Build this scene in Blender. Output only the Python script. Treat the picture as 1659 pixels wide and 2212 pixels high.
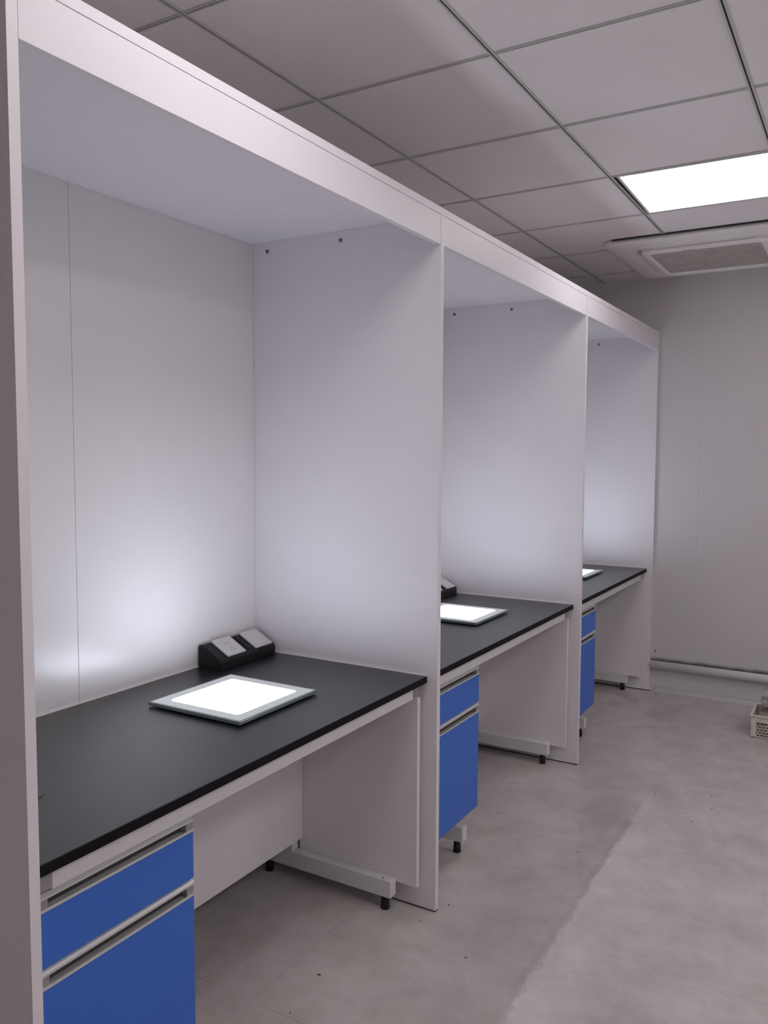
import bpy, bmesh, math, random
from mathutils import Vector, Matrix
random.seed(7)
C = bpy.context.scene
for o in list(bpy.data.objects): bpy.data.objects.remove(o)
LINK = C.collection.objects.link

# ------------------------------------------------------------------ tuning
EXPOSURE = 0.13
PAD_STRENGTH = 11.4
CEIL_STRENGTH = 6.0
PAD_COL = (0.80, 0.87, 1.0)
CEIL_COL = (1.0, 0.94, 0.965)

# ------------------------------------------------------------------ camera
f_px, yaw, pitch, roll = 1777.07, 0.5373, -0.0703, 0.0042
fw = Vector((-math.sin(yaw)*math.cos(pitch), math.cos(yaw)*math.cos(pitch), math.sin(pitch)))
rt = Vector((math.cos(yaw), math.sin(yaw), 0)); up = rt.cross(fw)
r2 = rt*math.cos(roll) + up*math.sin(roll); u2 = up*math.cos(roll) - rt*math.sin(roll)
cd = bpy.data.cameras.new('camera'); cam = bpy.data.objects.new('camera', cd); LINK(cam)
m = Matrix((r2, u2, -fw)).transposed().to_4x4(); m.translation = (1.9873, -0.8815, 1.5453)
cam.matrix_world = m
cd.sensor_fit = 'HORIZONTAL'; cd.sensor_width = 36; cd.lens = f_px/1659*36; cd.clip_start = 0.02
C.camera = cam
C.view_settings.view_transform = 'Standard'; C.view_settings.look = 'None'
C.view_settings.gamma = 1; C.view_settings.use_curve_mapping = False
C.view_settings.exposure = EXPOSURE
w = bpy.data.worlds.new('world'); C.world = w; w.use_nodes = True
w.node_tree.nodes['Background'].inputs[0].default_value = (0.8, 0.75, 0.78, 1)
w.node_tree.nodes['Background'].inputs[1].default_value = 0.05

# ------------------------------------------------------------------ materials
def mat(name, col, rough=.5, spec=.5, metal=0, noise=None, bump=None, emit=None, transmission=0, coat=0):
    mt = bpy.data.materials.new(name); mt.use_nodes = True
    nt = mt.node_tree; b = nt.nodes['Principled BSDF']
    b.inputs['Base Color'].default_value = (*col, 1); b.inputs['Roughness'].default_value = rough
    b.inputs['Specular IOR Level'].default_value = spec; b.inputs['Metallic'].default_value = metal
    b.inputs['Transmission Weight'].default_value = transmission; b.inputs['Coat Weight'].default_value = coat
    if emit:
        b.inputs['Emission Color'].default_value = (*emit[0], 1); b.inputs['Emission Strength'].default_value = emit[1]
    g = nt.nodes.new('ShaderNodeNewGeometry')
    if noise:                                       # (scale, amount, colour multiplier)
        n = nt.nodes.new('ShaderNodeTexNoise'); n.inputs['Scale'].default_value = noise[0]; n.inputs['Detail'].default_value = 5
        nt.links.new(g.outputs['Position'], n.inputs['Vector'])
        r = nt.nodes.new('ShaderNodeMapRange'); r.inputs[1].default_value = .3; r.inputs[2].default_value = .7
        nt.links.new(n.outputs[0], r.inputs[0])
        mx = nt.nodes.new('ShaderNodeMix'); mx.data_type = 'RGBA'
        mx.inputs[6].default_value = (*[c*(1-noise[1]) for c in col], 1)
        mx.inputs[7].default_value = (*[min(1, c*(1+noise[1])) for c in col], 1)
        nt.links.new(r.outputs[0], mx.inputs[0]); nt.links.new(mx.outputs[2], b.inputs['Base Color'])
    if bump:
        n = nt.nodes.new('ShaderNodeTexNoise'); n.inputs['Scale'].default_value = bump[0]; n.inputs['Detail'].default_value = 3
        nt.links.new(g.outputs['Position'], n.inputs['Vector'])
        bp = nt.nodes.new('ShaderNodeBump'); bp.inputs['Strength'].default_value = bump[1]; bp.inputs['Distance'].default_value = .001
        nt.links.new(n.outputs[0], bp.inputs['Height']); nt.links.new(bp.outputs[0], b.inputs['Normal'])
    return mt
M = {}
M['board'] = mat('white_melamine', (.855, .825, .86), .45, .4, noise=(3, .015), bump=(900, .12))
M['edge'] = mat('edge_band', (.83, .80, .815), .4, .45, noise=(6, .02))
M['groove'] = mat('logo_dark_grey', (.22, .2, .2), .8)  # even dark grey of the logo marks
M['steel'] = mat('painted_white_steel', (.76, .745, .74), .45, .45, noise=(5, .02))
M['wall'] = mat('painted_wall_panel', (.82, .80, .81), .25, .5, noise=(2, .012))
M['bouncewall'] = mat('white_bounce_wall', (.90, .885, .89), .5, .4)
M['top'] = mat('black_laminate', (.011, .0115, .014), .28, .8, noise=(7, .12), bump=(1200, .15))
M['matteblack'] = mat('matte_black_edge', (.007, .007, .0075), .6, .12)
M['gromgrey'] = mat('dark_grey_plastic', (.055, .055, .058), .3, .6)
M['blue'] = mat('blue_laminate', (.045, .165, .63), .42, .4, noise=(4, .02))
M['alu'] = mat('brushed_aluminium', (.68, .68, .67), .36, .5, .35)
M['recessshade'] = mat('handle_recess_shade', (.05, .048, .046), .5)
M['greyplastic'] = mat('grey_plastic', (.33, .32, .31), .5)
M['blackplastic'] = mat('black_plastic', (.010, .010, .011), .5, .3)
M['rubber'] = mat('black_rubber', (.008, .008, .008), .6)
M['plate'] = mat('white_plastic', (.62, .61, .63), .3)
M['slot'] = mat('dark_slot', (.03, .028, .03), .6)
M['bolt'] = mat('bolt_metal', (.3, .3, .33), .35, .5, .8)
M['caulk'] = mat('white_sealant', (.74, .73, .74), .5)
M['tile'] = mat('ceiling_tile', (.95, .90, .90), .75, .25, noise=(3, .02), bump=(400, .1))
M['tbar'] = mat('grey_ceiling_bar', (.60, .61, .60), .45)
M['tslot'] = mat('black_ceiling_slot', (.02, .02, .02), .7)
M['ac'] = mat('air_conditioner_plastic', (.94, .905, .88), .42, noise=(9, .03))
M['filter'] = mat('dusty_filter', (.50, .45, .41), .8, noise=(14, .12))
M['pvc'] = mat('white_pvc_pipe', (.93, .91, .89), .35, noise=(12, .03))
M['crate'] = mat('cream_plastic', (.74, .70, .62), .5)
M['card'] = mat('brown_card', (.36, .27, .21), .8, noise=(25, .08))
M['film'] = mat('pale_plastic_film', (.5, .5, .44), .35)
M['debris'] = mat('dark_debris', (.03, .025, .025), .7)
M['crumb'] = mat('white_crumb', (.75, .72, .68), .7)
M['greenglass'] = mat('green_glass_edge', (.30, .38, .36), .12, .6, transmission=.3)
M['frost'] = mat('frosted_glass_rim', (.74, .80, .785), .25, .6, emit=(PAD_COL, .10))
M['lit'] = mat('lit_diffuser', (.9, .9, .9), .5, emit=(PAD_COL, PAD_STRENGTH))
M['lamp'] = mat('lamp_diffuser', (.9, .9, .9), .5, emit=(CEIL_COL, CEIL_STRENGTH))
M['lampframe'] = mat('white_lamp_frame', (.7, .7, .7), .4)

def floor_material():
    mt = bpy.data.materials.new('vinyl_floor'); mt.use_nodes = True
    nt = mt.node_tree; N = nt.nodes; Lk = nt.links; b = N['Principled BSDF']
    g = N.new('ShaderNodeNewGeometry'); sp = N.new('ShaderNodeSeparateXYZ'); Lk.new(g.outputs['Position'], sp.inputs[0])
    def noise(s, d=6, rough=.6, dist=0.0):
        n = N.new('ShaderNodeTexNoise'); n.inputs['Scale'].default_value = s; n.inputs['Detail'].default_value = d
        n.inputs['Roughness'].default_value = rough; n.inputs['Distortion'].default_value = dist
        Lk.new(g.outputs['Position'], n.inputs['Vector']); return n.outputs[0]
    def mr(v, a, b_, c, d):
        r = N.new('ShaderNodeMapRange'); Lk.new(v, r.inputs[0])
        for i, x in enumerate((a, b_, c, d)): r.inputs[i+1].default_value = x
        return r.outputs[0]
    def mth(op, a, b_):
        x = N.new('ShaderNodeMath'); x.operation = op
        for i, v in enumerate((a, b_)):
            if isinstance(v, (int, float)): x.inputs[i].default_value = v
            else: Lk.new(v, x.inputs[i])
        return x.outputs[0]
    def mix(fac, a, b_):
        x = N.new('ShaderNodeMix'); x.data_type = 'RGBA'; Lk.new(fac, x.inputs[0])
        for i, v in ((6, a), (7, b_)):
            if isinstance(v, tuple): x.inputs[i].default_value = (*v, 1)
            else: Lk.new(v, x.inputs[i])
        return x.outputs[2]
    base = mix(mr(noise(4.5, 9, .68, .25), .35, .68, 0, 1), (.50, .455, .435), (.66, .61, .595))
    base = mix(mr(noise(17, 9, .72, .4), .56, .74, 0, .5), base, (.43, .385, .365))
    base = mix(mr(noise(29, 8, .72, .6), .60, .72, 0, .45), base, (.69, .645, .63))
    # ragged seam between two sheets
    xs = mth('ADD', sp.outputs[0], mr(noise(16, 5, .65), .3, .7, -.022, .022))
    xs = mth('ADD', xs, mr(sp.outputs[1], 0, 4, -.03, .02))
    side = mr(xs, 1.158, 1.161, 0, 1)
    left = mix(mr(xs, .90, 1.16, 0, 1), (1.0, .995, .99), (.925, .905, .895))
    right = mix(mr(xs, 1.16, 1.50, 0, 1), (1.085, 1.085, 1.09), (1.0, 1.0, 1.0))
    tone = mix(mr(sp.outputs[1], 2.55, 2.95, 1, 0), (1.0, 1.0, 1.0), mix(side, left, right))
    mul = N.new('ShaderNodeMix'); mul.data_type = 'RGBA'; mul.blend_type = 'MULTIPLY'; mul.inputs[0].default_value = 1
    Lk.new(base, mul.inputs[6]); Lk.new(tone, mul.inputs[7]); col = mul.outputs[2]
    # faint joints
    def joint(axis, off, pitch_):
        v = mth('ADD', sp.outputs[axis], 20*pitch_-off + pitch_/2)
        v = mth('MODULO', v, pitch_); v = mth('SUBTRACT', v, pitch_/2); v = mth('ABSOLUTE', v, 0)
        return mr(v, .0008, .0022, .30, 0)
    brk = mr(noise(5, 2), .42, .6, .1, 1)
    col = mix(mth('MULTIPLY', joint(1, .84, .742), brk), col, (.10, .09, .09))
    col = mix(mth('MULTIPLY', joint(0, .53, 3.2), brk), col, (.10, .09, .09))
    # specks
    col = mix(mr(noise(140, 2, .5), .80, .82, 0, .8), col, (.05, .045, .04))
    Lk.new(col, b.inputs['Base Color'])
    Lk.new(mr(noise(25, 4), .3, .7, .035, .07), b.inputs['Roughness'])
    b.inputs['Specular IOR Level'].default_value = .55
    bp = N.new('ShaderNodeBump'); bp.inputs['Strength'].default_value = .02; bp.inputs['Distance'].default_value = .001
    Lk.new(noise(60, 3), bp.inputs['Height']); Lk.new(bp.outputs[0], b.inputs['Normal'])
    return mt
M['floor'] = floor_material()

def far_wall_material():
    mt = mat('w', (.70, .675, .685), .36, .5, noise=(2, .012)); mt.name = 'far_wall_panel'; nt = mt.node_tree; N = nt.nodes; Lk = nt.links
    b = N['Principled BSDF']; src = b.inputs['Base Color'].links[0].from_socket
    g = N.new('ShaderNodeNewGeometry'); sp = N.new('ShaderNodeSeparateXYZ'); Lk.new(g.outputs['Position'], sp.inputs[0])
    n = N.new('ShaderNodeTexNoise'); n.inputs['Scale'].default_value = 14; Lk.new(g.outputs['Position'], n.inputs['Vector'])
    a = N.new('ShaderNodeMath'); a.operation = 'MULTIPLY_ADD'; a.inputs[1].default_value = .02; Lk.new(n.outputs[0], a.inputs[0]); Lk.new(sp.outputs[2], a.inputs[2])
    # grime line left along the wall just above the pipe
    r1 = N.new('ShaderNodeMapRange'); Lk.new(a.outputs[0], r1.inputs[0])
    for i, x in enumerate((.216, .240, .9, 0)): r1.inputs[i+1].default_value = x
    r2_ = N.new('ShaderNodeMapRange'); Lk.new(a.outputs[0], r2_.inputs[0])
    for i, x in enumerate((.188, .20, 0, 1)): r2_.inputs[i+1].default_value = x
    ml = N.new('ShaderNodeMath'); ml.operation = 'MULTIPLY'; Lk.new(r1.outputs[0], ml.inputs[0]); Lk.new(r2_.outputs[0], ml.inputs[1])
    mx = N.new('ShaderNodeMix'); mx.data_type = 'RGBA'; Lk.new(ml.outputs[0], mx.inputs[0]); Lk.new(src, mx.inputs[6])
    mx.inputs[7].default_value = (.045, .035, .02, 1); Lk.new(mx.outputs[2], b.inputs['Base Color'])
    return mt
M['farwall'] = far_wall_material()

# ------------------------------------------------------------------ helpers
def bx(bm, x0, x1, y0, y1, z0, z1, bev=0, seg=2):
    t = bmesh.new(); bmesh.ops.create_cube(t, size=1)
    for v in t.verts: v.co = ((x0+x1)/2+v.co.x*(x1-x0), (y0+y1)/2+v.co.y*(y1-y0), (z0+z1)/2+v.co.z*(z1-z0))
    if bev: bmesh.ops.bevel(t, geom=list(t.edges), offset=bev, segments=seg, affect='EDGES', profile=.5)
    tmp = bpy.data.meshes.new('t'); t.to_mesh(tmp); t.free(); bm.from_mesh(tmp); bpy.data.meshes.remove(tmp); return bm
def box(*a, **k): return bx(bmesh.new(), *a, **k)
def cyl(bm, p, q, r0, r1=None, n=24):
    p, q = Vector(p), Vector(q); r1 = r0 if r1 is None else r1
    ax = (q-p).normalized(); a = ax.orthogonal().normalized(); b = ax.cross(a)
    A = [bm.verts.new(p+(a*math.cos(t)+b*math.sin(t))*r0) for t in [2*math.pi*i/n for i in range(n)]]
    B = [bm.verts.new(q+(a*math.cos(t)+b*math.sin(t))*r1) for t in [2*math.pi*i/n for i in range(n)]]
    for i in range(n): bm.faces.new((A[i], A[(i+1) % n], B[(i+1) % n], B[i])).smooth = True
    bm.faces.new(A[::-1]); bm.faces.new(B); return bm
def prism(bm, pts, y0, y1):                         # profile in XZ, extruded along Y
    A = [bm.verts.new((x, y0, z)) for x, z in pts]; B = [bm.verts.new((x, y1, z)) for x, z in pts]
    n = len(pts)
    for i in range(n): bm.faces.new((A[i], B[i], B[(i+1) % n], A[(i+1) % n]))
    bm.faces.new(A); bm.faces.new(B[::-1]); bmesh.ops.recalc_face_normals(bm, faces=bm.faces[:]); return bm
def rrect(x0, x1, y0, y1, r, n=5):
    out = []
    for cx, cy, a0 in ((x1-r, y1-r, 0), (x0+r, y1-r, 90), (x0+r, y0+r, 180), (x1-r, y0+r, 270)):
        for i in range(n+1):
            a = math.radians(a0+90*i/n); out.append((cx+r*math.cos(a), cy+r*math.sin(a)))
    return out
def loft(bm, loops, cap_first=False, cap_last=True):
    R = [[bm.verts.new(p) for p in l] for l in loops]; n = len(R[0])
    for a, b in zip(R, R[1:]):
        for i in range(n): bm.faces.new((a[i], a[(i+1) % n], b[(i+1) % n], b[i]))
    if cap_first: bm.faces.new(R[0][::-1])
    if cap_last: bm.faces.new(R[-1])
    bmesh.ops.recalc_face_normals(bm, faces=bm.faces[:]); return bm
def base_of(o):
    v = Vector()
    while o: v += o.location; o = o.parent
    return v
def obj(name, bm, m_, parent=None, origin=None):
    me = bpy.data.meshes.new(name)
    off = base_of(parent) if parent else Vector(origin or (0, 0, 0))
    for v in bm.verts: v.co -= off
    bm.to_mesh(me); bm.free(); o = bpy.data.objects.new(name, me); LINK(o)
    me.materials.append(M[m_] if isinstance(m_, str) else m_)
    if parent: o.parent = parent
    else: o.location = off
    return o
def thing(name, label, cat, loc, group=None):
    o = bpy.data.objects.new(name, None); LINK(o); o.location = loc; o.empty_display_size = .1
    o['label'] = label; o['category'] = cat
    if group: o['group'] = group
    return o
def tag(o, label, cat, group=None):
    o['label'] = label; o['category'] = cat
    if group: o['group'] = group
    return o
def struct(name, bm, m_, parent=None):
    o = obj(name, bm, m_, parent)
    if not parent: o['kind'] = 'structure'
    return o
def dup(root, loc, label, group=None):
    r = root.copy(); LINK(r); r.location = loc; r['label'] = label
    if group: r['group'] = group
    for ch in root.children:
        c = ch.copy(); LINK(c); c.parent = r
        for g in ch.children:
            d = g.copy(); LINK(d); d.parent = c
    return r

# ------------------------------------------------------------------ measures (metres)
H = 2.679; YW = 4.605; XR = 3.6; YB = -3.2  # XR, YB: guessed room extent, kept tight for bounce light
T = .0216; D = .77; HT = 2.330; ZC = 2.307; ZF = 2.214
BAYS = [(0.0, 1.5107), (1.5323, 3.0555), (3.0771, 4.5790)]
DIV = [(-T, 0.0), (1.5107, 1.5323), (3.0555, 3.0771), (4.5790, 4.6005)]
ZW = .808; DW = .733

# ------------------------------------------------------------------ the setting
struct('floor', box(-.05, XR+.05, YB-.05, YW+.05, -.05, 0), 'floor')
b = bmesh.new(); s = .705
ys = [YB] + [s+1.18*k for k in range(-4, 4) if YB < s+1.18*k < YW-.1] + [YW]
for a, c in zip(ys, ys[1:]): bx(b, -.05, 0, a+.0004, c-.0004, 0, H+.05, bev=.0008, seg=1)
wl = struct('wall_left', b, 'wall')
b = bmesh.new(); xs = [0, 1.035, 2.215, 3.395, XR]
for a, c in zip(xs, xs[1:]): bx(b, a+.0002, c-.0002, YW, YW+.05, 0, H+.05, bev=.0002, seg=1)
struct('wall_far', b, 'farwall')
struct('wall_right', box(XR, XR+.05, YB, YW, 0, H+.05), 'bouncewall')  # unseen wall, set close and extra white to bounce light
struct('wall_back', box(0, XR, YB-.05, YB, 0, H+.05), 'wall')  # unseen wall, its position guessed for the light level
# concave cove strip at the foot of the far wall
pts = [(0, 0)] + [(-.034+.030*math.sin(t)*1.0, .034-.030*math.cos(t)) for t in [math.radians(a) for a in range(0, 91, 10)]] + [(0, .036)]
b = bmesh.new(); A = []; B = []
prof = [(YW, 0), (YW-.036, 0), (YW-.036, .002)] + [(YW-.034+.031*math.sin(math.radians(a)), .033-.031*math.cos(math.radians(a))) for a in range(5, 91, 10)] + [(YW-.002, .036), (YW, .036)]
A = [b.verts.new((.80, y, z)) for y, z in prof]; B = [b.verts.new((XR, y, z)) for y, z in prof]
for i in range(len(prof)): b.faces.new((A[i], A[(i+1) % len(prof)], B[(i+1) % len(prof)], B[i])).smooth = False
b.faces.new(A[::-1]); b.faces.new(B); bmesh.ops.recalc_face_normals(b, faces=b.faces[:])
struct('baseboard_far', b, mat('cove_strip', (.60, .585, .57), .25, .6))

# suspended ceiling
GX, GY, G = .405, .7506, .6035
gxs = [GX+G*k for k in range(-1, 9) if -.3 < GX+G*k < XR]
gys = [GY+.6*k for k in range(-9, 7)]
LIGHTS = [(1, 3), (1, -1), (4, 3), (4, 1), (4, -1), (4, -3)]        # grid cells with lamps; all but the first are unseen guesses for light level
b = bmesh.new()
for i in range(-1, 7):
    for j in range(-9, 7):
        if (i, j) in LIGHTS: continue
        x0, x1 = GX+G*i, GX+G*(i+1); y0, y1 = GY+.6*j, GY+.6*(j+1)
        x0, x1 = max(x0, 0), min(x1, XR); y0, y1 = max(y0, YB), min(y1, YW)
        if x1-x0 < .02 or y1-y0 < .02: continue
        bx(b, x0+.001, x1-.001, y0+.001, y1-.001, H+.001, H+.014)
ceil = struct('ceiling', b, 'tile')
b = box(-.05, XR+.05, YB-.05, YW+.05, H+.10, H+.12); struct('void_cover', b, 'tslot', ceil)
for x in gxs:
    b = bmesh.new()
    bx(b, x-.0085, x-.0025, YB, YW, H-.0035, H+.001, bev=.0006, seg=1); bx(b, x+.0025, x+.0085, YB, YW, H-.0035, H+.001, bev=.0006, seg=1)
    r = obj('main_runner', b, 'tbar', ceil); obj('reveal_slot', box(x-.0026, x+.0026, YB, YW, H+.0, H+.0009), 'tslot', r)
for y in gys:
    if y < YB or y > YW: continue
    b = bmesh.new(); sb = bmesh.new()
    for i in range(-1, len(gxs)):
        x0 = gxs[i]+.0085 if i >= 0 else 0; x1 = gxs[i+1]-.0085 if i+1 < len(gxs) else XR
        if x1-x0 < .03: continue
        bx(b, x0, x1, y-.0075, y-.0018, H-.003, H+.001, bev=.0005, seg=1); bx(b, x0, x1, y+.0018, y+.0075, H-.003, H+.001, bev=.0005, seg=1)
        bx(sb, x0, x1, y-.002, y+.002, H+.0, H+.0009)
    r = obj('cross_runner', b, 'tbar', ceil); obj('reveal_slot', sb, 'tslot', r)

# ------------------------------------------------------------------ ceiling lamps
def ceiling_light(label, cx, cy):
    t = thing('ceiling_light', label, 'ceiling light', (cx, cy, H-.006), 'square panel lights in the ceiling')
    hx, hy = .291, .294
    b = bmesh.new()
    for (a0, a1, c0, c1) in ((-hx, hx, -hy, -hy+.012), (-hx, hx, hy-.012, hy), (-hx, -hx+.012, -hy+.012, hy-.012), (hx-.012, hx, -hy+.012, hy-.012)):
        bx(b, cx+a0, cx+a1, cy+c0, cy+c1, H-.006, H+.012, bev=.001, seg=1)
    obj('frame', b, 'lampframe', t)
    obj('diffuser', box(cx-hx+.0125, cx+hx-.0125, cy-hy+.0125, cy+hy-.0125, H-.003, H+.010), 'lamp', t)
    obj('driver_housing', box(cx-.26, cx+.26, cy-.26, cy+.26, H+.011, H+.035), 'alu', t)
    return t
for k, (i, j) in enumerate(LIGHTS):
    cx, cy = GX+G*(i+.5), GY+.6*(j+.5)
    lab = ['square white LED panel lit in the ceiling near the air conditioner',
           'guessed unseen square LED panel lit in the ceiling to the right of the nearest booth',
           'square LED panel added out of view by the right wall, nearest the far wall',
           'square LED panel added out of view by the right wall, second from the far wall',
           'square LED panel added out of view by the right wall, third from the far wall',
           'square LED panel added out of view by the right wall, nearest the back wall'][k]
    t = ceiling_light(lab, cx + (.012 if k == 0 else 0), cy - (.006 if k == 0 else 0))
    if k == 0: t.rotation_euler = (0, 0, math.radians(.9))

# ------------------------------------------------------------------ booth dividers
div_lab = ['white divider board nearest the camera, at the left edge, seen from its dull outer side',
           'tall white divider board between the nearest booth and the middle booth',
           'tall white divider board between the middle booth and the farthest booth',
           'white divider board closing the row against the far wall']
for k, (y0, y1) in enumerate(DIV):
    t = thing('divider_panel', div_lab[k], 'divider', (.385, (y0+y1)/2, 0), 'white booth divider boards')
    obj('board', box(.001, D-.0015, y0, y1, .006, ZC-.0005), 'board', t)
    ym = (y0+y1)/2
    b = bmesh.new()
    if k in (1, 2):
        bx(b, D-.0015, D, y0, ym-.0006, .006, ZC-.0005, bev=.0004, seg=1); bx(b, D-.0015, D, ym+.0006, y1, .006, ZC-.0005, bev=.0004, seg=1)
    else: bx(b, D-.0015, D, y0, y1, .006, ZC-.0005, bev=.0004, seg=1)
    obj('edge_band', b, 'edge', t)
    obj('floor_strip', box(.001, D-.001, y0+.002, y1-.002, 0, .006), 'slot', t)
    if k:
        for x in (.066, .385):
            b = bmesh.new(); cyl(b, (x, y0-.0025, 2.275), (x, y0+.002, 2.275), .0072, .0082)
            cyl(b, (x, y0-.0025, 2.275), (x, y0-.0028, 2.275), .0055)
            bo = obj('bolt', b, 'bolt', t)
            obj('hex_socket', cyl(bmesh.new(), (x, y0-.0032, 2.275), (x, y0-.0027, 2.275), .0034, n=6), 'slot', bo)

# ------------------------------------------------------------------ booth canopies
can_lab = ['white canopy board and fascia over the nearest booth', 'white canopy board and fascia over the middle booth',
           'white canopy board and fascia over the farthest booth']
cuts = [-T, (DIV[1][0]+DIV[1][1])/2, (DIV[2][0]+DIV[2][1])/2, DIV[3][1]]
for k, (y0, y1) in enumerate(BAYS):
    t = thing('booth_canopy', can_lab[k], 'canopy', (.385, (y0+y1)/2, ZC), 'white booth canopies')
    obj('top_board', box(.001, D, cuts[k]+.0004, cuts[k+1]-.0004, ZC, HT, bev=.0006, seg=1), 'board', t)
    obj('fascia', box(D-.019, D-.0008, y0+.0012, y1-.0012, ZF+.001, ZC-.0012), 'board', t)
    obj('edge_band', box(D-.0193, D-.0005, y0+.0012, y1-.0012, ZF, ZF+.0011), 'edge', t)

# ------------------------------------------------------------------ workbenches
bench_lab = ['black-topped laboratory bench in the nearest booth', 'black-topped laboratory bench in the middle booth',
             'black-topped laboratory bench in the farthest booth']
XF = .710
for k, (y0, y1) in enumerate(BAYS):
    t = thing('laboratory_bench', bench_lab[k], 'workbench', (.37, (y0+y1)/2, 0), 'black-topped benches in the booths')
    wt = obj('worktop', box(.003, DW, y0+.003, y1-.003, .785, ZW, bev=.0018, seg=2), 'top', t)
    obj('worktop_edge', box(DW-.0004, DW+.0010, y0+.0035, y1-.0035, .7858, ZW-.0012, bev=.0003, seg=1), 'matteblack', wt)
    gx, gy = .449, y0+.214
    b = bmesh.new(); n = 28
    cyl(b, (gx, gy, ZW-.001), (gx, gy, ZW+.0022), .030, .0285, n)
    gr = obj('cable_grommet', b, 'gromgrey', wt)
    b = bmesh.new()
    bx(b, .0005, .006, y0+.0005, y1-.0005, ZW-.004, ZW+.0028, bev=.0015); bx(b, .006, DW-.004, y1-.006, y1-.0005, ZW-.004, ZW+.0028, bev=.0015)
    bx(b, .006, DW-.004, y0+.0005, y0+.006, ZW-.004, ZW+.0028, bev=.0015)
    obj('sealant_bead', b, 'caulk', t)
    fy = [(y0+.030, y0+.068), (y0+.388, y0+.426), (y1-.080, y1-.043)]
    tops = [(y0+.030, y0+.068), (y0+.388, y0+.426), (y1-.0535, y1-.016)]
    # front rail
    obj('front_rail', box(XF-.028, XF, tops[0][1]+.001, tops[2][0]-.001, .738, .784, bev=.0015, seg=1), 'steel', t)
    for q, ((a, c), (d, e)) in enumerate(zip(fy, tops)):
        xe = .675 if q == 1 else .640
        b = bmesh.new()
        if q != 1: bx(b, .05, XF-.002, d, e, .742, .784, bev=.001, seg=1)
        bx(b, .19, .228, a, c, .107, .742 if q != 1 else .30, bev=.0015, seg=1)
        bx(b, .06, xe-.002, a, c, .048, .107, bev=.002, seg=2)
        if q == 2: bx(b, .19, .228, c-.002, d+.006, .70, .742)
        fr = obj('leg_frame', b, 'steel', t)
        obj('beam_cap', box(xe-.0018, xe+.0015, a+.0008, c-.0008, .049, .106, bev=.0015, seg=2), 'edge', fr)
        if q != 1: obj('tube_plug', box(XF-.0018, XF+.002, d+.0005, e-.0005, .743, .783, bev=.001, seg=1), 'greyplastic', fr)
        fx = xe-.030
        for x in (fx, .11):
            obj('levelling_foot', cyl(cyl(bmesh.new(), (x, (a+c)/2, 0), (x, (a+c)/2, .004), .0150, .0155), (x, (a+c)/2, .004), (x, (a+c)/2, .048), .0155, .0125), 'rubber', fr)
        if q: obj('screw', cyl(bmesh.new(), (fx-.005, a+.012, .1065), (fx-.005, a+.012, .108), .0032, n=12), 'slot', fr)
    # end board hanging beside the right leg frame
    e = obj('end_board', box(.235, .7185, y1-.0425, y1-.0245, .093, .7415), 'board', t)
    obj('edge_band', box(.7185, .720, y1-.0425, y1-.0245, .093, .7415, bev=.0004, seg=1), 'edge', e)
    obj('modesty_panel', box(.230, .248, y0+.43, y1-.0435, .150, .7415), 'board', t)

# ------------------------------------------------------------------ drawer cabinets
cab_lab = ['blue-fronted under-bench cabinet in the nearest booth, at the bottom left', 'blue-fronted under-bench cabinet in the middle booth',
           'blue-fronted under-bench cabinet in the farthest booth']
def pull(y0, y1, z0, z1, lip, name='pull_handle'):
    b = bmesh.new(); x = XF+.0015
    prism(b, [(x-.022, z0), (x, z0), (x, z0+.0055), (x-.003, z0+.0055), (x-.004, z0+.003), (x-.020, z0+.003),
              (x-.020, z1-.003), (x-.006, z1-.010), (x-.0005, z1-lip), (x, z1-lip+.001), (x, z1-.0055), (x-.0075, z1), (x-.022, z1)], y0, y1)
    return b
for k, yr in enumerate((.436, 1.983, 3.525)):
    yl = yr-.399
    t = thing('drawer_cabinet', cab_lab[k], 'cabinet', (.46, (yl+yr)/2, .178), 'blue-fronted cabinets under the benches')
    b = bmesh.new()
    xb0, xb1 = .252, XF-.0205
    bx(b, xb0, xb1, yl, yl+.016, .178, .7365); bx(b, xb0, xb1, yr-.016, yr, .178, .7365)
    bx(b, xb0, xb1, yl+.016, yr-.016, .178, .194); bx(b, xb0, xb1, yl+.016, yr-.016, .7205, .7365); bx(b, xb0, xb0+.01, yl+.016, yr-.016, .194, .7205)
    obj('carcass', b, 'board', t)
    for nm, z0, z1, zh, lip in (('drawer', .596, .7035, .7365, .010), ('door', .181, .555, .5915, .0115)):
        fr = obj(nm, box(XF-.018, XF, yl+.001, yr-.001, z0, z1, bev=.0005, seg=1), 'blue', t); fr['label'] = 'blue laminate front'
        h = obj('pull_handle', pull(yl+.001, yr-.001, z1, zh, lip), 'alu', fr)
        for a, c in ((yl+.0008, yl+.022), (yr-.022, yr-.0008)):
            obj('handle_end', box(XF-.017, XF-.001, a, c, z1+.0052, zh-lip+.001, bev=.0005, seg=1), 'greyplastic', t)
        obj('recess_shade', box(XF-.0182, XF-.0172, yl+.022, yr-.022, z1+.0035, zh-.004), 'recessshade', t)  # dark strip stands in for shade inside the handle recess

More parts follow.
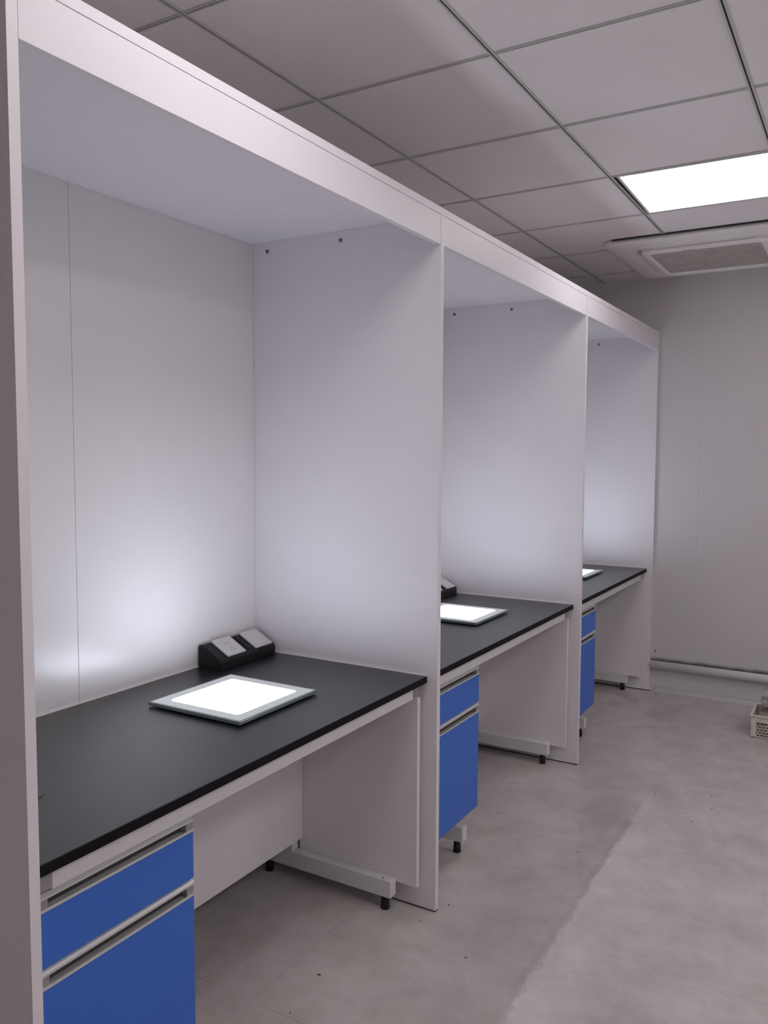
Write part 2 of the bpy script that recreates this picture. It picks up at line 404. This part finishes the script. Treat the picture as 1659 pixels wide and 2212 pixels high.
# ------------------------------------------------------------------ light pads
def light_pad(y0, label):
    x0, x1, y1 = .195, .541, y0+.357; z = ZW+.0002
    t = thing('light_pad', label, 'light box', ((x0+x1)/2, (y0+y1)/2, z), 'glowing glass light pads on the benches')
    obj('base', box(x0+.02, x1-.02, y0+.02, y1-.02, z, z+.0035), 'slot', t)
    obj('lower_glass', box(x0, x1, y0, y1, z+.0035, z+.0082, bev=.0008, seg=1), 'greenglass', t)
    obj('spacer', box(x0+.004, x1-.004, y0+.004, y1-.004, z+.0082, z+.0092), 'slot', t)
    obj('upper_glass', box(x0-.001, x1+.001, y0-.001, y1+.001, z+.0092, z+.0138, bev=.0008, seg=1), 'greenglass', t)
    b = bmesh.new(); r = rrect(x0+.006, x1-.006, y0+.006, y1-.006, .003)
    loft(b, [[(x, y, z+.0137) for x, y in r], [(x, y, z+.0142) for x, y in r]], True, True)
    obj('frosted_rim', b, 'frost', t)
    r = rrect(x0+.043, x1-.043, y0+.043, y1-.043, .012)
    obj('lit_panel', loft(bmesh.new(), [[(x, y, z+.0141) for x, y in r], [(x, y, z+.0146) for x, y in r]], True, True), 'lit', t)
    return t
pad0 = light_pad(.790, 'glowing white glass light pad lying on the nearest bench')
dup(pad0, pad0.location+Vector((0, 1.538, 0)), 'glowing white glass light pad on the middle bench, partly behind the divider')
dup(pad0, pad0.location+Vector((0, 3.098, 0)), 'glowing white glass light pad on the farthest bench, only its corner in view')

# ------------------------------------------------------------------ socket boxes
def socket_box(label):
    y0, y1 = 1.194, 1.494; z = ZW+.0003
    t = thing('socket_box', label, 'power outlet', (.055, (y0+y1)/2, z), 'black bench socket boxes')
    prof = [(.008, z), (.106, z), (.106, z+.028), (.101, z+.036), (.028, z+.076), (.018, z+.078), (.008, z+.076)]
    b = prism(bmesh.new(), prof, y0, y1)
    bmesh.ops.bevel(b, geom=list(b.edges), offset=.0022, segments=2, affect='EDGES')
    obj('housing', b, 'blackplastic', t)
    # slope frame: origin at the top edge, running down the slope
    o = Vector((.0275, 0, z+.0775)); u = Vector((.073, 0, -.040)).normalized(); n = Vector((-u.z, 0, u.x)); v = Vector((0, 1, 0))
    def sbox(u0, u1, v0, v1, n0, n1, bev=0):
        q = box(u0, u1, v0, v1, n0, n1, bev=bev)
        for w_ in q.verts: w_.co = o+u*w_.co.x+v*w_.co.y+n*w_.co.z
        bmesh.ops.recalc_face_normals(q, faces=q.faces[:]); return q
    obj('centre_rib', sbox(.0, .078, 1.356, 1.362, -.002, .0015, .0005), 'blackplastic', t)
    p = obj('socket_plate', sbox(-.006, .084, 1.241, 1.333, -.001, .0075, .0022), 'plate', t); p['label'] = 'white plate with two socket holes'
    for u0, u1, v0, v1 in ((.022, .029, 1.277, 1.2795), (.022, .029, 1.291, 1.2935), (.046, .053, 1.2865, 1.289)):
        obj('socket_hole', sbox(u0, u1, v0, v1, .0073, .0078), 'slot', p)
    for sg in (-1, 1):
        q = box(.057, .064, -.0012, .0012, .0073, .0078)
        R = Matrix.Rotation(math.radians(32*sg), 3, 'Z'); cc = Vector((.0605, 0, .0075))
        for w_ in q.verts:
            w_.co = cc+R@(w_.co-cc)+Vector((0, 1.288+.0085*sg, 0)); w_.co = o+u*w_.co.x+v*w_.co.y+n*w_.co.z
        obj('socket_hole', q, 'slot', p)
    p = obj('switch_plate', sbox(-.006, .084, 1.388, 1.480, -.001, .0075, .0022), 'plate', t); p['label'] = 'white plate with one wide rocker'
    obj('rocker', sbox(.004, .074, 1.398, 1.470, .007, .0088, .0008), 'plate', p)
    return t
sb = socket_box('black sloped socket box with two white plates in the corner of the nearest bench')
dup(sb, sb.location+Vector((0, 1.5413, 0)), 'black sloped socket box on the middle bench, mostly behind the divider')

# ------------------------------------------------------------------ air conditioner
AX0, AX1, AY0, AY1 = .690, 1.640, 3.555, 4.500
t = thing('air_conditioner', 'white ceiling cassette air conditioner with a dusty grille', 'air conditioner', ((AX0+AX1)/2, (AY0+AY1)/2, H-.045))
def rr(i, z, r): return [(x, y, z) for x, y in rrect(AX0+i, AX1-i, AY0+i, AY1-i, r, 6)]
b = loft(bmesh.new(), [rr(.0, H-.003, .05), rr(.0, H-.020, .05), rr(.004, H-.027, .05), rr(.03, H-.031, .06), rr(.07, H-.040, .08),
                       rr(.10, H-.042, .09), rr(.125, H-.034, .09), rr(.140, H-.018, .085), rr(.16, H-.010, .07)], True, True)
for f_ in b.faces:
    if len(f_.verts) == 4: f_.smooth = True
obj('outer_panel', b, 'ac', t)
obj('panel_gap_strip', box(AX0+.055, AX1+.03, AY0-.016, AY1-.05, H-.0042, H-.0005), 'tslot', t)  # black strip stands in for the dark gap along the panel edge
b = loft(bmesh.new(), [rr(.152, H-.012, .07), rr(.152, H-.042, .07), rr(.157, H-.050, .07), rr(.170, H-.054, .065), rr(.186, H-.055, .03), rr(.200, H-.046, .02)], True, True)
gr = obj('intake_grille', b, 'ac', t)
obj('filter_mesh', box(AX0+.199, AX1-.199, AY0+.199, AY1-.199, H-.0472, H-.0456), 'filter', gr)
b = bmesh.new()
for i in range(1, 5):
    y = AY0+.206+i*(AY1-AY0-.412)/5; bx(b, AX0+.200, AX1-.200, y-.0010, y+.0010, H-.0477, H-.0465)
for i in range(1, 4):
    x = AX0+.206+i*(AX1-AX0-.412)/4; bx(b, x-.0010, x+.0010, AY0+.200, AY1-.200, H-.0477, H-.0465)
obj('grille_bar', b, 'filter', gr)
for (x0, x1, y0, y1) in ((AX0+.23, AX1-.23, AY0+.102, AY0+.142), (AX0+.23, AX1-.23, AY1-.142, AY1-.102), (AX0+.102, AX0+.142, AY0+.23, AY1-.23), (AX1-.142, AX1-.102, AY0+.23, AY1-.23)):
    obj('air_slot', box(x0, x1, y0, y1, H-.036, H-.020), 'ac', t)
b = bmesh.new(); lx = AX0+.38
for i in range(7): bx(b, lx+i*.0085, lx+i*.0085+.005, AY0+.176, AY0+.176+(.007 if i in (0, 4, 6) else .0055), H-.0556, H-.0544)
obj('logo_mark', b, 'groove', gr)

# ------------------------------------------------------------------ pipe on the far wall
PR = .0255; PY = YW-PR-.0005; PZ = .181
t = thing('wall_pipe', 'white plastic pipe running low along the far wall', 'pipe', (2.2, PY, PZ))
obj('tube', cyl(bmesh.new(), (D+.004, PY, PZ), (XR-.002, PY, PZ), PR, n=32), 'pvc', t)
for x in (1.086, 2.1, 3.1):
    b = bmesh.new(); bx(b, x-.008, x+.008, PY-.006, PY+.010, PZ+PR-.003, PZ+PR+.006, bev=.001); obj('pipe_clip', b, 'greyplastic', t)
tag(obj('wall_bracket', box(.792, .800, YW-.005, YW-.0005, .262, .270, bev=.001), 'slot', None, (.796, YW, .266)),
    'tiny dark hook on the far wall above the pipe', 'hook')

# ------------------------------------------------------------------ crate
t = thing('plastic_crate', 'cream lattice plastic crate on the floor at the right edge', 'crate', (1.456, 3.963, 0))
CX0, CY0, CW, CD, CH = 1.456, 3.963, .37, .27, .125
b = bmesh.new(); th = .004
bx(b, CX0, CX0+CW, CY0, CY0+CD, .003, .007)
for x, y in ((CX0, CY0), (CX0+CW-.026, CY0), (CX0, CY0+CD-.02), (CX0+CW-.026, CY0+CD-.02)): bx(b, x, x+.026, y, y+.02, .003, CH-.004, bev=.002)
obj('corner_post', b, 'crate', t)
b = bmesh.new()
bx(b, CX0-.006, CX0+CW+.006, CY0-.006, CY0+.006, CH-.008, CH, bev=.0015); bx(b, CX0-.006, CX0+CW+.006, CY0+CD-.006, CY0+CD+.006, CH-.008, CH, bev=.0015)
bx(b, CX0-.006, CX0+.006, CY0+.006, CY0+CD-.006, CH-.008, CH, bev=.0015); bx(b, CX0+CW-.006, CX0+CW+.006, CY0+.006, CY0+CD-.006, CH-.008, CH, bev=.0015)
obj('rim', b, 'crate', t)
def lattice(horizontal, fixed, a0, a1):
    q = bmesh.new(); zs = [.005+.0155*i for i in range(6)]
    def put(p0, p1, z0, z1):
        if horizontal: bx(q, p0, p1, fixed, fixed+th, z0, z1)
        else: bx(q, fixed, fixed+th, p0, p1, z0, z1)
    for z in zs: put(a0, a1, z, z+.003)
    put(a0, a1, zs[-1], CH-.008)
    for r_, z in enumerate(zs[:-1]):
        p = a0+(.009 if r_ % 2 else 0)
        while p < a1-.003: put(p, p+.003, z+.003, z+.0155); p += .018
    return q
obj('lattice_wall', lattice(True, CY0+.002, CX0+.026, CX0+CW-.026), 'crate', t)
obj('lattice_wall', lattice(True, CY0+CD-.006, CX0+.026, CX0+CW-.026), 'crate', t)
obj('lattice_wall', lattice(False, CX0+.002, CY0+.02, CY0+CD-.02), 'crate', t)
obj('lattice_wall', lattice(False, CX0+CW-.006, CY0+.02, CY0+CD-.02), 'crate', t)
tag(obj('cardboard_box', box(CX0+.030, CX0+.33, CY0+.012, CY0+CD-.03, .0075, .108, bev=.003), 'card', None, (CX0+.18, CY0+.13, .0075)),
    'brown cardboard box packed inside the cream crate', 'box')
b = bmesh.new(); bmesh.ops.create_icosphere(b, subdivisions=4, radius=1)
rnd = random.Random(3)
from mathutils import noise as mnoise
for v in b.verts:
    d = 1+.22*mnoise.noise(v.co*2.3)+.10*mnoise.noise(v.co*6)
    v.co = Vector((CX0+.165+v.co.x*.13*d, CY0+.17+v.co.y*.07*d, .172+v.co.z*.064*d))
bagz = min(v.co.z for v in b.verts)
for v in b.verts: v.co.z += .1083-bagz
tag(obj('plastic_bag', b, 'film', None, (CX0+.165, CY0+.17, .1083)), 'crumpled pale plastic bag lying on the cardboard in the crate', 'bag')

# ------------------------------------------------------------------ floor debris
def chip(x, y, sx, sy, rot, mm, label, group=None):
    q = bmesh.new(); n = 7; rr_ = random.Random(int(x*1000+y*77))
    pts = [(math.cos(a)*sx*rr_.uniform(.6, 1), math.sin(a)*sy*rr_.uniform(.6, 1)) for a in [2*math.pi*i/n for i in range(n)]]
    c, s_ = math.cos(rot), math.sin(rot)
    P = [(x+px*c-py*s_, y+px*s_+py*c) for px, py in pts]
    loft(q, [[(a, b_, .0002) for a, b_ in P], [(x+(a-x)*.8, y+(b_-y)*.8, .0018) for a, b_ in P]], True, True)
    return tag(obj('debris_chip', q, mm, None, (x, y, 0)), label, 'debris', group)
chip(.627, 1.035, .008, .0035, .5, 'debris', 'dark curved chip on the floor between the blue cabinet and the tall divider')
chip(.636, .916, .0045, .004, 0, 'crumb', 'small white crumb on the floor near the nearest blue cabinet')
chip(.655, .857, .003, .002, .9, 'debris', 'tiny dark chip on the floor next to the white crumb')
chip(.965, 1.337, .006, .0022, .3, 'debris', 'dark sliver on the open floor near the picture bottom')
chip(.788, 1.577, .007, .0025, -.6, 'debris', 'dark sliver at the foot of the divider beside the nearest booth')
chip(.826, 4.518, .009, .005, .2, 'debris', 'dark fragment on the floor by the far end of the divider row')
chip(1.432, 2.871, .018, .0018, 1.2, 'card', 'thin brown splinter on the floor in front of the crate')
for x, y, lab in ((.666, 2.349, 'tiny dark speck beside the middle blue cabinet, right one of a close pair'), (.634, 2.469, 'tiny dark speck by the middle booth, just above the close pair'),
                  (.648, 2.339, 'tiny dark speck beside the middle blue cabinet, left one of a close pair'), (.750, 1.439, 'tiny dark speck just in front of the foot of the nearest tall divider'),
                  (1.382, 2.691, 'tiny dark speck on the open floor, nearer side of the brown splinter'), (1.409, 3.005, 'tiny dark speck on the open floor, farther side of the brown splinter'),
                  (1.262, 3.013, 'tiny dark speck on the floor to the left of the brown splinter'), (1.181, 2.908, 'tiny dark speck on the floor at the far end of the ragged sheet seam'),
                  (1.05, 2.18, 'tiny dark speck on the floor just left of the ragged sheet seam')):
    chip(x, y, .0042, .0025, x*9, 'debris', lab, 'tiny dark specks on the floor')
